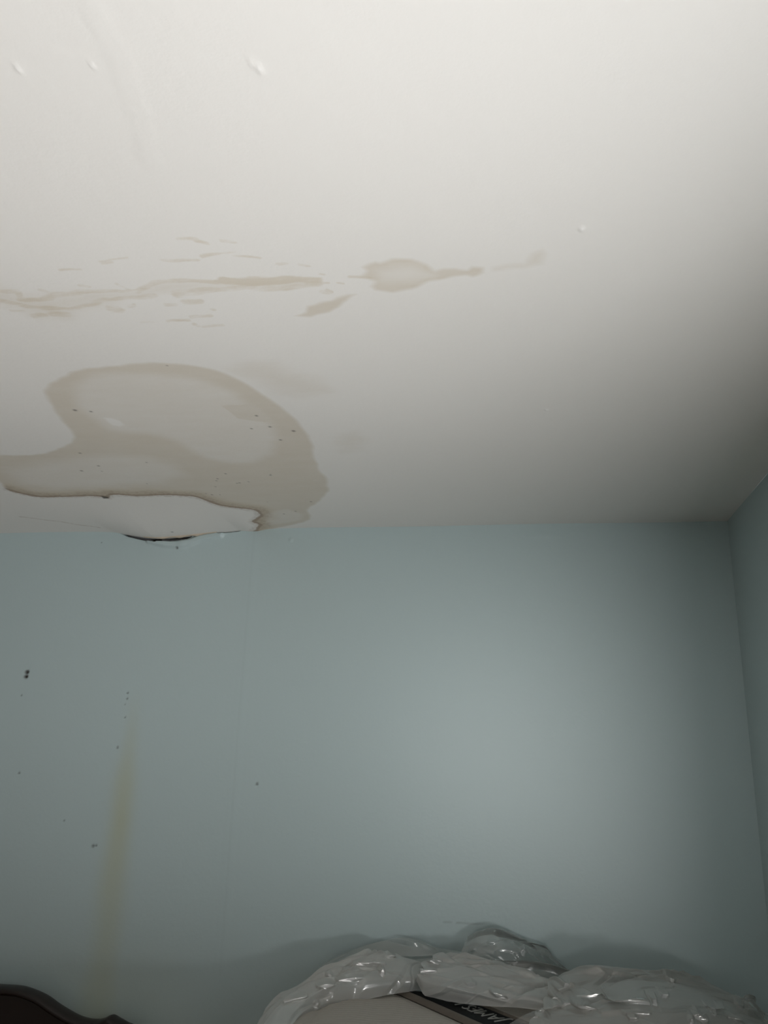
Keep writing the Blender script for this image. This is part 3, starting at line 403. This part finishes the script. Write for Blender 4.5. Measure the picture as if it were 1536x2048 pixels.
# ------------------------------------------------------------------ far wall: drip stain, nail holes, cracked top edge
us2 = steps((LEFT_X, -2.05, 0.05), (-2.05, -0.75, 0.0032), (-0.75, -0.2, 0.006), (-0.2, WALL_X, 0.03))
ws = steps((0.0, 0.7, 0.1), (0.7, 2.30, 0.005), (2.30, CEIL + 0.04, 0.0024))
U2, W2 = np.meshgrid(us2, ws, indexing='ij')
w = Surface(U2, W2)
Y2 = np.full(U2.shape, WALL_Y)
for pts in HOLES:
    h = w.poly(pts, 0.003, 0.003); w.raise_to('dark', h); Y2 += 0.030 * h
for x, z, r in WALL_SPOTS:
    d = np.hypot((U2 - x) * 0.8, W2 - z); k = 1.0 if r > 0.008 else 0.62
    w.raise_to('dark', k * (1 - sstep(d, r * 0.3, r * 1.3))); Y2 += 0.006 * k * (1 - sstep(d, 0, r))
for a, b, h in WALL_SCUFFS:
    w.raise_to('dark', 0.3 * w.line([a, b], h * 1.6))
for x, z, r in WALL_BUMPS:
    d = np.hypot(U2 - x, W2 - z); Y2 -= 0.0025 * (1 - sstep(d, 0, r * 1.6))
lip = w.line(LIP, 0.020); Y2 -= 0.010 * lip * (1 - w.field('dark'))
zz = np.array([p[1] for p in WALL_DRIP])[::-1]
cx = np.interp(W2, zz, np.array([p[0] for p in WALL_DRIP])[::-1])
hw = np.interp(W2, zz, np.array([p[2] for p in WALL_DRIP])[::-1])
ks = np.interp(W2, zz, np.array([p[3] for p in WALL_DRIP])[::-1])
w.raise_to('drip', ks * np.exp(-(np.abs((U2 - cx) / hw)) ** 2.2))
w.raise_to('drip', 0.35 * np.exp(-((U2 + 1.33) / 0.28) ** 2 - ((W2 - 0.84) / 0.16) ** 2))
w.raise_to('seam', 0.07 * w.line(WALL_SEAM, 0.007)); Y2 -= 0.0004 * w.line(WALL_SEAM, 0.03)
for n in ('dark', 'drip', 'seam'): w.field(n)
wall_far = link('wall_back', grid_mesh('wall_back', np.stack([U2, Y2, W2], -1), len(us2), len(ws), w.f), MAT['far_wall'])
structure(wall_far, 'blue-grey painted far wall with a yellow drip stain and nail holes', 'wall')

# ------------------------------------------------------------------ the other walls, floor and window
def quad_obj(name, quads, mat, label, cat):
    bm = bmesh.new()
    for q in quads: bm.faces.new([bm.verts.new(p) for p in q])
    return structure(from_bm(name, bm, mat), label, cat)
X, y0, y1, z0, z1 = WALL_X, WIN_Y0, WIN_Y1, WIN_Z0, WIN_Z1
def yz(a, b, c_, d): return [(X, a, c_), (X, a, d), (X, b, d), (X, b, c_)]
xr = X + REVEAL
quad_obj('wall_right', [yz(REAR_Y, y0, 0, CEIL), yz(y1, WALL_Y, 0, CEIL), yz(y0, y1, 0, z0), yz(y0, y1, z1, CEIL),
    [(X, y0, z0), (X, y1, z0), (xr, y1, z0), (xr, y0, z0)], [(X, y0, z1), (xr, y0, z1), (xr, y1, z1), (X, y1, z1)],
    [(X, y0, z0), (xr, y0, z0), (xr, y0, z1), (X, y0, z1)], [(X, y1, z0), (X, y1, z1), (xr, y1, z1), (xr, y1, z0)]],
    MAT['wall'], 'blue-grey right wall meeting the far wall in the corner', 'wall')
quad_obj('wall_left', [[(LEFT_X, REAR_Y, 0), (LEFT_X, WALL_Y, 0), (LEFT_X, WALL_Y, CEIL), (LEFT_X, REAR_Y, CEIL)]], MAT['dim_left_wall'], 'unseen left wall, darkened to cut bounce light', 'wall')
quad_obj('wall_rear', [[(LEFT_X, REAR_Y, 0), (LEFT_X, REAR_Y, CEIL), (X, REAR_Y, CEIL), (X, REAR_Y, 0)]], MAT['wall'], 'blue-grey wall behind the viewer', 'wall')
quad_obj('floor', [[(LEFT_X, REAR_Y, 0), (X, REAR_Y, 0), (X, WALL_Y, 0), (LEFT_X, WALL_Y, 0)]], MAT['floor'], 'wooden floor below the picture', 'floor')
bm = bmesh.new()
for a, b in (((xr - .015, y0, z0), (xr + .03, y0 + .05, z1)), ((xr - .015, y1 - .05, z0), (xr + .03, y1, z1)),
             ((xr - .015, y0, z0), (xr + .03, y1, z0 + .05)), ((xr - .015, y0, z1 - .05), (xr + .03, y1, z1)),
             ((xr - .02, y0, 1.09), (xr + .03, y1, 1.14))):
    add_box(bm, a, b)
structure(from_bm('window_1', bm, MAT['trim']), 'white window frame in the right wall', 'window')

bm = bmesh.new()  # made-up frame around the added beam light, no opening in the wall
for a, b in (((-.88, .00, 1.0), (-.80, .05, 2.0)), ((.10, .00, 1.0), (.18, .05, 2.0)), ((-.88, .00, .98), (.18, .05, 1.06)), ((-.88, .00, 1.94), (.18, .05, 2.02))):
    add_box(bm, (a[0], REAR_Y + a[1], a[2]), (b[0], REAR_Y + b[1], b[2]))
structure(from_bm('beam_frame', bm, MAT['trim']), 'white frame added around the beam light behind the viewer', 'window')

# ------------------------------------------------------------------ cloth and film patches
def catmull(p, n):
    p = np.array(p, float); q = np.vstack([2 * p[0] - p[1], p, 2 * p[-1] - p[-2]])
    t = np.linspace(0, len(p) - 1, n); i = np.minimum(t.astype(int), len(p) - 2); f = (t - i)[:, None]
    a, b, c_, d = q[i], q[i + 1], q[i + 2], q[i + 3]
    return 0.5 * (2 * b + (c_ - a) * f + (2 * a - 5 * b + 4 * c_ - d) * f ** 2 + (3 * b - a - 3 * c_ + d) * f ** 3)
def film(name, rows, nu, nv, mat, parent, seed, fold=0.012, crumple=0.006, cell=0.09, creases=0):
    """a sheet lofted through rows of points and creased along random fold lines"""
    r = np.random.default_rng(seed)
    R = np.array([catmull(row, nu) for row in rows])
    P = np.array([catmull(R[:, i], nv) for i in range(nu)]) if len(rows) > 2 else \
        np.array([np.linspace(R[0, i], R[1, i], nv) for i in range(nu)])
    du = np.gradient(P, axis=0); dv = np.gradient(P, axis=1)
    nrm = np.cross(du, dv); nrm /= np.linalg.norm(nrm, axis=-1, keepdims=True) + 1e-9
    su = np.cumsum(np.r_[0, np.linalg.norm(np.diff(P[:, nv // 2], axis=0), axis=1)])[:, None] * np.ones((1, nv))
    sv = np.cumsum(np.concatenate([np.zeros((nu, 1)), np.linalg.norm(np.diff(P, axis=1), axis=2)], 1), 1)
    h = np.zeros((nu, nv))
    for _ in range(9):                                    # tent-shaped creases in random directions
        a = r.uniform(0, math.pi); k = r.uniform(9, 26); ph = r.uniform(0, 6.28)
        a2 = r.uniform(0, 6.28)
        t = (su * math.cos(a) + sv * math.sin(a)) * k + ph + 1.3 * np.sin(su * r.uniform(5, 14) + a2) + 0.8 * np.sin(sv * r.uniform(8, 20) + a2)
        tri = np.abs(((t / 6.283) % 1) - 0.5) * 2
        win = 0.5 + 0.5 * np.sin(su * r.uniform(6, 16) + r.uniform(0, 6.28)) * np.sin(sv * r.uniform(6, 20) + r.uniform(0, 6.28))
        h += (tri - 0.5) * win * fold * (14 / k) * 0.34
    n = max(8, int(su.max() * max(sv.max(), .05) / cell ** 2 * 1.6))
    px, py = r.uniform(0, su.max(), n), r.uniform(0, sv.max(), n)
    gx, gy, g0 = r.uniform(-1, 1, n), r.uniform(-1, 1, n), r.uniform(-1, 1, n)
    dx, dy = su[..., None] - px, sv[..., None] - py
    wgt = np.exp(-(dx * dx * 0.45 + dy * dy) / (cell * 0.36) ** 2) + 1e-9   # flat facets, tight joints
    wgt = wgt ** 1.6; wgt /= wgt.sum(-1, keepdims=True)
    h += crumple * (wgt * (g0 * 0.5 + (gx * dx * 0.7 + gy * dy) / cell)).sum(-1)
    for _ in range(creases):                               # short sharp pleats, mostly along the sheet
        u0, v0 = r.uniform(0, su.max()), r.uniform(0, sv.max()); a = r.normal(0, 0.35); ln = r.uniform(.04, .16)
        x = (su - u0) * math.cos(a) + (sv - v0) * math.sin(a); y = -(su - u0) * math.sin(a) + (sv - v0) * math.cos(a) + r.uniform(-2, 2) * x * x
        wd = r.uniform(.004, .016)
        h += r.choice([-1, 1]) * wd * 0.58 * np.maximum(0, 1 - np.abs(y) / wd) * np.exp(-(x / ln) ** 4)
    P = P + nrm * h[..., None]
    P[..., 1] = np.minimum(P[..., 1], WALL_Y - 0.004); P[..., 0] = np.minimum(P[..., 0], WALL_X - 0.006)
    me = grid_mesh(name, P, nu, nv, {})
    o = link(name, me, mat, parent)
    return o

# ------------------------------------------------------------------ bed base and mattress
MAT_X0, MAT_X1, MAT_Y0, MAT_Y1, MAT_Z0, MAT_Z1 = -0.60, 0.685, 1.15, 2.70, 0.74, 1.0
base = thing('bed_base', 'dark cloth-covered bed base under the plastic-wrapped mattress', 'bed base', (0.04, 1.9, 0))
def local(o, parent):
    o.parent = parent; o.matrix_parent_inverse = Matrix.Translation(-parent.location); return o
bm = bmesh.new(); add_box(bm, (MAT_X0 + .02, MAT_Y0 + .02, 0.12), (MAT_X1 - .02, MAT_Y1 - .02, MAT_Z0)); bevel(bm, .02)
local(from_bm('body', bm, MAT['base']), base)
for sx in (MAT_X0 + .08, MAT_X1 - .14):
    for sy in (MAT_Y0 + .08, MAT_Y1 - .14):
        bm = bmesh.new(); add_box(bm, (sx, sy, 0), (sx + .06, sy + .06, 0.125)); bevel(bm, .006)
        local(from_bm('leg', bm, MAT['mahogany']), base)
mattress = thing('mattress', 'beige quilted mattress with a black lettered band, wrapped in plastic', 'mattress', (0.04, 1.9, MAT_Z0))
nx, ny = 260, 640
gx = np.linspace(MAT_X0 + .03, MAT_X1 - .03, nx); gy = np.linspace(MAT_Y0 + .03, MAT_Y1 - .03, ny)
GX, GY = np.meshgrid(gx, gy, indexing='ij')
def top_z(x, y):
    e = np.minimum(np.minimum(x - MAT_X0, MAT_X1 - x), np.minimum(y - MAT_Y0, MAT_Y1 - y))
    return MAT_Z1 - 0.06 * np.exp(-(np.maximum(e, 0) / 0.05) ** 1.5)
A, B = Vector((-0.020, 2.205, 0)), Vector((-0.40, 2.640, 0))        # the near binding tape of the lettered band
along = (B - A).normalized(); side = Vector((along.y, -along.x, 0))  # side: away from the tape, to the far right
off = (GX - A.x) * side.x + (GY - A.y) * side.y
calm = np.maximum(sstep(-off, 0.012, 0.03), sstep(off, 0.14, 0.16))
GZ = top_z(GX, GY) + calm * (0.0007 * np.sin((GY + 0.012 * np.sin(GX * 9) + 0.05 * GX) * 2 * math.pi / 0.019) + 0.0008 * np.sin(GX * 60 + 9 * GY)) - 0.003 * (1 - calm)
panel = link('quilted_panel', grid_mesh('quilted_panel', np.stack([GX, GY, GZ], -1), nx, ny, {}), MAT['quilt'])
local(panel, mattress); panel['label'] = 'beige quilted top panel'
bm = bmesh.new(); add_box(bm, (MAT_X0, MAT_Y0, MAT_Z0), (MAT_X1, MAT_Y1, MAT_Z1 - .015)); bevel(bm, .04, 4)
local(from_bm('body', bm, MAT['quilt'], smooth=True), mattress)
# black band with raised lettering, stitched diagonally over the panel between two binding tapes
def strip(name, s0, s1, zlo, zhi, mat, rounded=0.0, n=60):
    bm = bmesh.new(); prev = None
    for i in range(n + 1):
        p = A + (B - A) * (i / n); ring = []
        for k in range(7):
            t = k / 6; q = p + side * (s0 + (s1 - s0) * t)
            z = float(top_z(q.x, q.y)) + zlo + (zhi - zlo) * (math.sin(math.pi * t) ** 0.5 if rounded else (0 if k in (0, 6) else 1))
            ring.append(bm.verts.new((q.x, q.y, z)))
        if prev:
            for k in range(6): bm.faces.new((prev[k], prev[k + 1], ring[k + 1], ring[k]))
        prev = ring
    bmesh.ops.recalc_face_normals(bm, faces=bm.faces)
    o = from_bm(name, bm, mat, None, True); return local(o, mattress)
strip('lettered_band', 0.015, 0.125, 0.003, 0.007, MAT['label'])['label'] = 'black band with raised grey letters'
strip('binding_tape', -0.008, 0.018, 0.0, 0.012, MAT['tape'], 1.0)
strip('binding_tape', 0.123, 0.135, 0.0, 0.009, MAT['tape'], 1.0)
band = [o for o in mattress.children if o.name.startswith('lettered_band')][0]
cu = bpy.data.curves.new('lettering', 'FONT'); cu.body = 'JAMES J O'; cu.size = 0.058; cu.extrude = 0.0008; cu.bevel_depth = 0.0005; cu.offset = -0.0014
cu.space_character = 1.0; cu.align_x = 'LEFT'
tmp = bpy.data.objects.new('lettering_curve', cu); COL.objects.link(tmp)
bpy.context.view_layer.update()
me = bpy.data.meshes.new_from_object(tmp.evaluated_get(bpy.context.evaluated_depsgraph_get()))
bpy.data.objects.remove(tmp)
letters = link('lettering', me, MAT['thread'])
xs = np.array([v.co.x for v in me.vertices]); L = xs.max() - xs.min()
for v in me.vertices:
    v.co.x = (v.co.x - xs.min()) * 0.240 / L; v.co.y *= 1.08
org = A + along * 0.135 + side * 0.096                                # the letters stand with their feet to the far right
mw = Matrix((along, -side, Vector((0, 0, 1)))).transposed().to_4x4(); mw.translation = (org.x, org.y, MAT_Z1 + 0.0085)
letters.parent = band; letters.matrix_world = mw
bpy.context.view_layer.update()

# ------------------------------------------------------------------ torn plastic bag around the mattress
bag = thing('plastic_bag', 'crumpled clear plastic bag torn open over the mattress by the corner', 'plastic bag', (0.04, 2.45, MAT_Z1))
def bag_part(name, *a, **k):
    o = film(name, *a, **k); return local(o, bag)
bag_part('back_sheet', SHEET_BACK_LEFT, 180, 70, MAT['film_clear'], None, 3, fold=0.005, crumple=0.003, cell=0.10, creases=5)
bag_part('back_sheet', SHEET_BACK_RIGHT, 130, 50, MAT['film_clear'], None, 5, fold=0.005, crumple=0.003, cell=0.09, creases=4)
bag_part('crumpled_tuft', TUFT_BACK, 160, 100, MAT['film_clear'], None, 8, fold=0.007, crumple=0.006, cell=0.045, creases=6)
bag_part('rolled_lip', LIP_LEFT, 380, 170, MAT['film'], None, 11, fold=0.014, crumple=0.010, cell=0.085, creases=40)
bag_part('rolled_lip', LIP_MIDDLE, 320, 170, MAT['film'], None, 14, fold=0.013, crumple=0.006, cell=0.09, creases=36)
bag_part('cover_sheet', HUMP_RIGHT, 420, 220, MAT['film_cover'], None, 21, fold=0.011, crumple=0.006, cell=0.09, creases=50)
bag_part('crumpled_tuft', END_TUFT, 90, 90, MAT['film_clear'], None, 23, fold=0.008, crumple=0.008, cell=0.04, creases=8)
bag_part('loose_flap', LOOSE_FLAP, 90, 34, MAT['film_clear'], None, 27, fold=0.003, crumple=0.002, cell=0.05, creases=3)

# pull the film taut into small flat facets, placed and tilted to make glints
sheets = []
for o in bag.children:
    co = np.empty(len(o.data.vertices) * 3, np.float32); o.data.vertices.foreach_get('co', co)
    sheets.append((o, co.reshape(-1, 3).astype(float)))
def taut(pts, margin):
    q = np.array(pts); cen = q.mean(0)
    n = np.cross(q[1] - q[0], q[2] - q[0]); n /= np.linalg.norm(n)
    best = None
    for o, co in sheets:                                    # the sheet lying in front there
        d = co - cen; off = np.linalg.norm(d - (d @ n)[:, None] * n, axis=1)
        k = np.argmin(co[:, 1] + 50 * np.maximum(off - 0.006, 0))
        if off[k] < 0.012 and (best is None or co[k, 1] < best[2][1]): best = (o, co, co[k].copy())
    if best is None: return
    o, co, c0 = best
    ex = np.cross(n, (0, 0, 1)); ex /= np.linalg.norm(ex); ey = np.cross(ex, n)
    poly2 = [((p - cen) @ ex, (p - cen) @ ey) for p in q]
    r = max(np.linalg.norm(p - cen) for p in q) + margin
    d = co - c0; h = d @ n; u, v = (co - cen) @ ex, (co - cen) @ ey
    k = (np.hypot(u, v) < r) & (np.abs(h) < 0.09)
    if not k.any(): return
    dist = np.where(inside(u[k], v[k], poly2), 0, line_dist(u[k], v[k], poly2, True))
    wt = (1 - sstep(dist, 0, margin)) * (1 - sstep(np.abs(h[k]), 0.05, 0.085))
    co[k] -= (h[k] * wt)[:, None] * n
for pts in GLINT_FACETS:
    taut(pts, 0.007)
for o, co in sheets:
    co[:, 1] = np.minimum(co[:, 1], WALL_Y - 0.004)
    o.data.vertices.foreach_set('co', co.astype(np.float32).ravel()); o.data.update()

# ------------------------------------------------------------------ dark carved headboard at the lower left
hx, hz = HEADBOARD_EDGE[2][0], None
right = catmull([(x, z, 0) for x, z in HEADBOARD_EDGE[2:]], 90)[:, :2]
left = np.array([(2 * hx - x, z) for x, z in right[::-1]])
prof = np.vstack([left[:-1], right])
prof = prof[prof[:, 0] > LEFT_X + 0.02]
hb = thing('headboard', 'dark mahogany headboard with a scrolled top against the far wall', 'headboard', (hx, 2.70, 0))
bm = bmesh.new()
ring = [(x, z - 0.012) for x, z in prof] + [(prof[-1, 0], 0.18), (prof[0, 0], 0.18)]
fr = [bm.verts.new((x, 2.70, z)) for x, z in ring]; bk = [bm.verts.new((x, 2.74, z)) for x, z in ring]
bm.faces.new(fr); bm.faces.new(bk[::-1])
for i in range(len(ring)):
    j = (i + 1) % len(ring); bm.faces.new((fr[i], bk[i], bk[j], fr[j]))
bmesh.ops.recalc_face_normals(bm, faces=bm.faces)
local(from_bm('panel', bm, MAT['mahogany']), hb)
bm = bmesh.new(); prev = None
tg = np.gradient(prof, axis=0); tg /= np.linalg.norm(tg, axis=1, keepdims=True)
for (x, z), (tx, tz) in zip(prof, tg):
    ringv = []
    for k in range(12):
        a = 2 * math.pi * k / 12; o1 = math.cos(a) * 0.034; o2 = math.sin(a) * 0.014
        ringv.append(bm.verts.new((x - tz * o2 + tz * 0.012, 2.715 + o1, z + tx * o2 - tx * 0.012)))
    if prev:
        for k in range(12): bm.faces.new((prev[k], prev[(k + 1) % 12], ringv[(k + 1) % 12], ringv[k]))
    prev = ringv
bmesh.ops.recalc_face_normals(bm, faces=bm.faces)
local(from_bm('top_moulding', bm, MAT['mahogany'], smooth=True), hb)
for x in (prof[0, 0] + 0.02, prof[-1, 0] - 0.08):
    bm = bmesh.new(); add_box(bm, (x, 2.695, 0), (x + 0.06, 2.745, 0.5)); bevel(bm, .006)
    local(from_bm('leg', bm, MAT['mahogany']), hb)
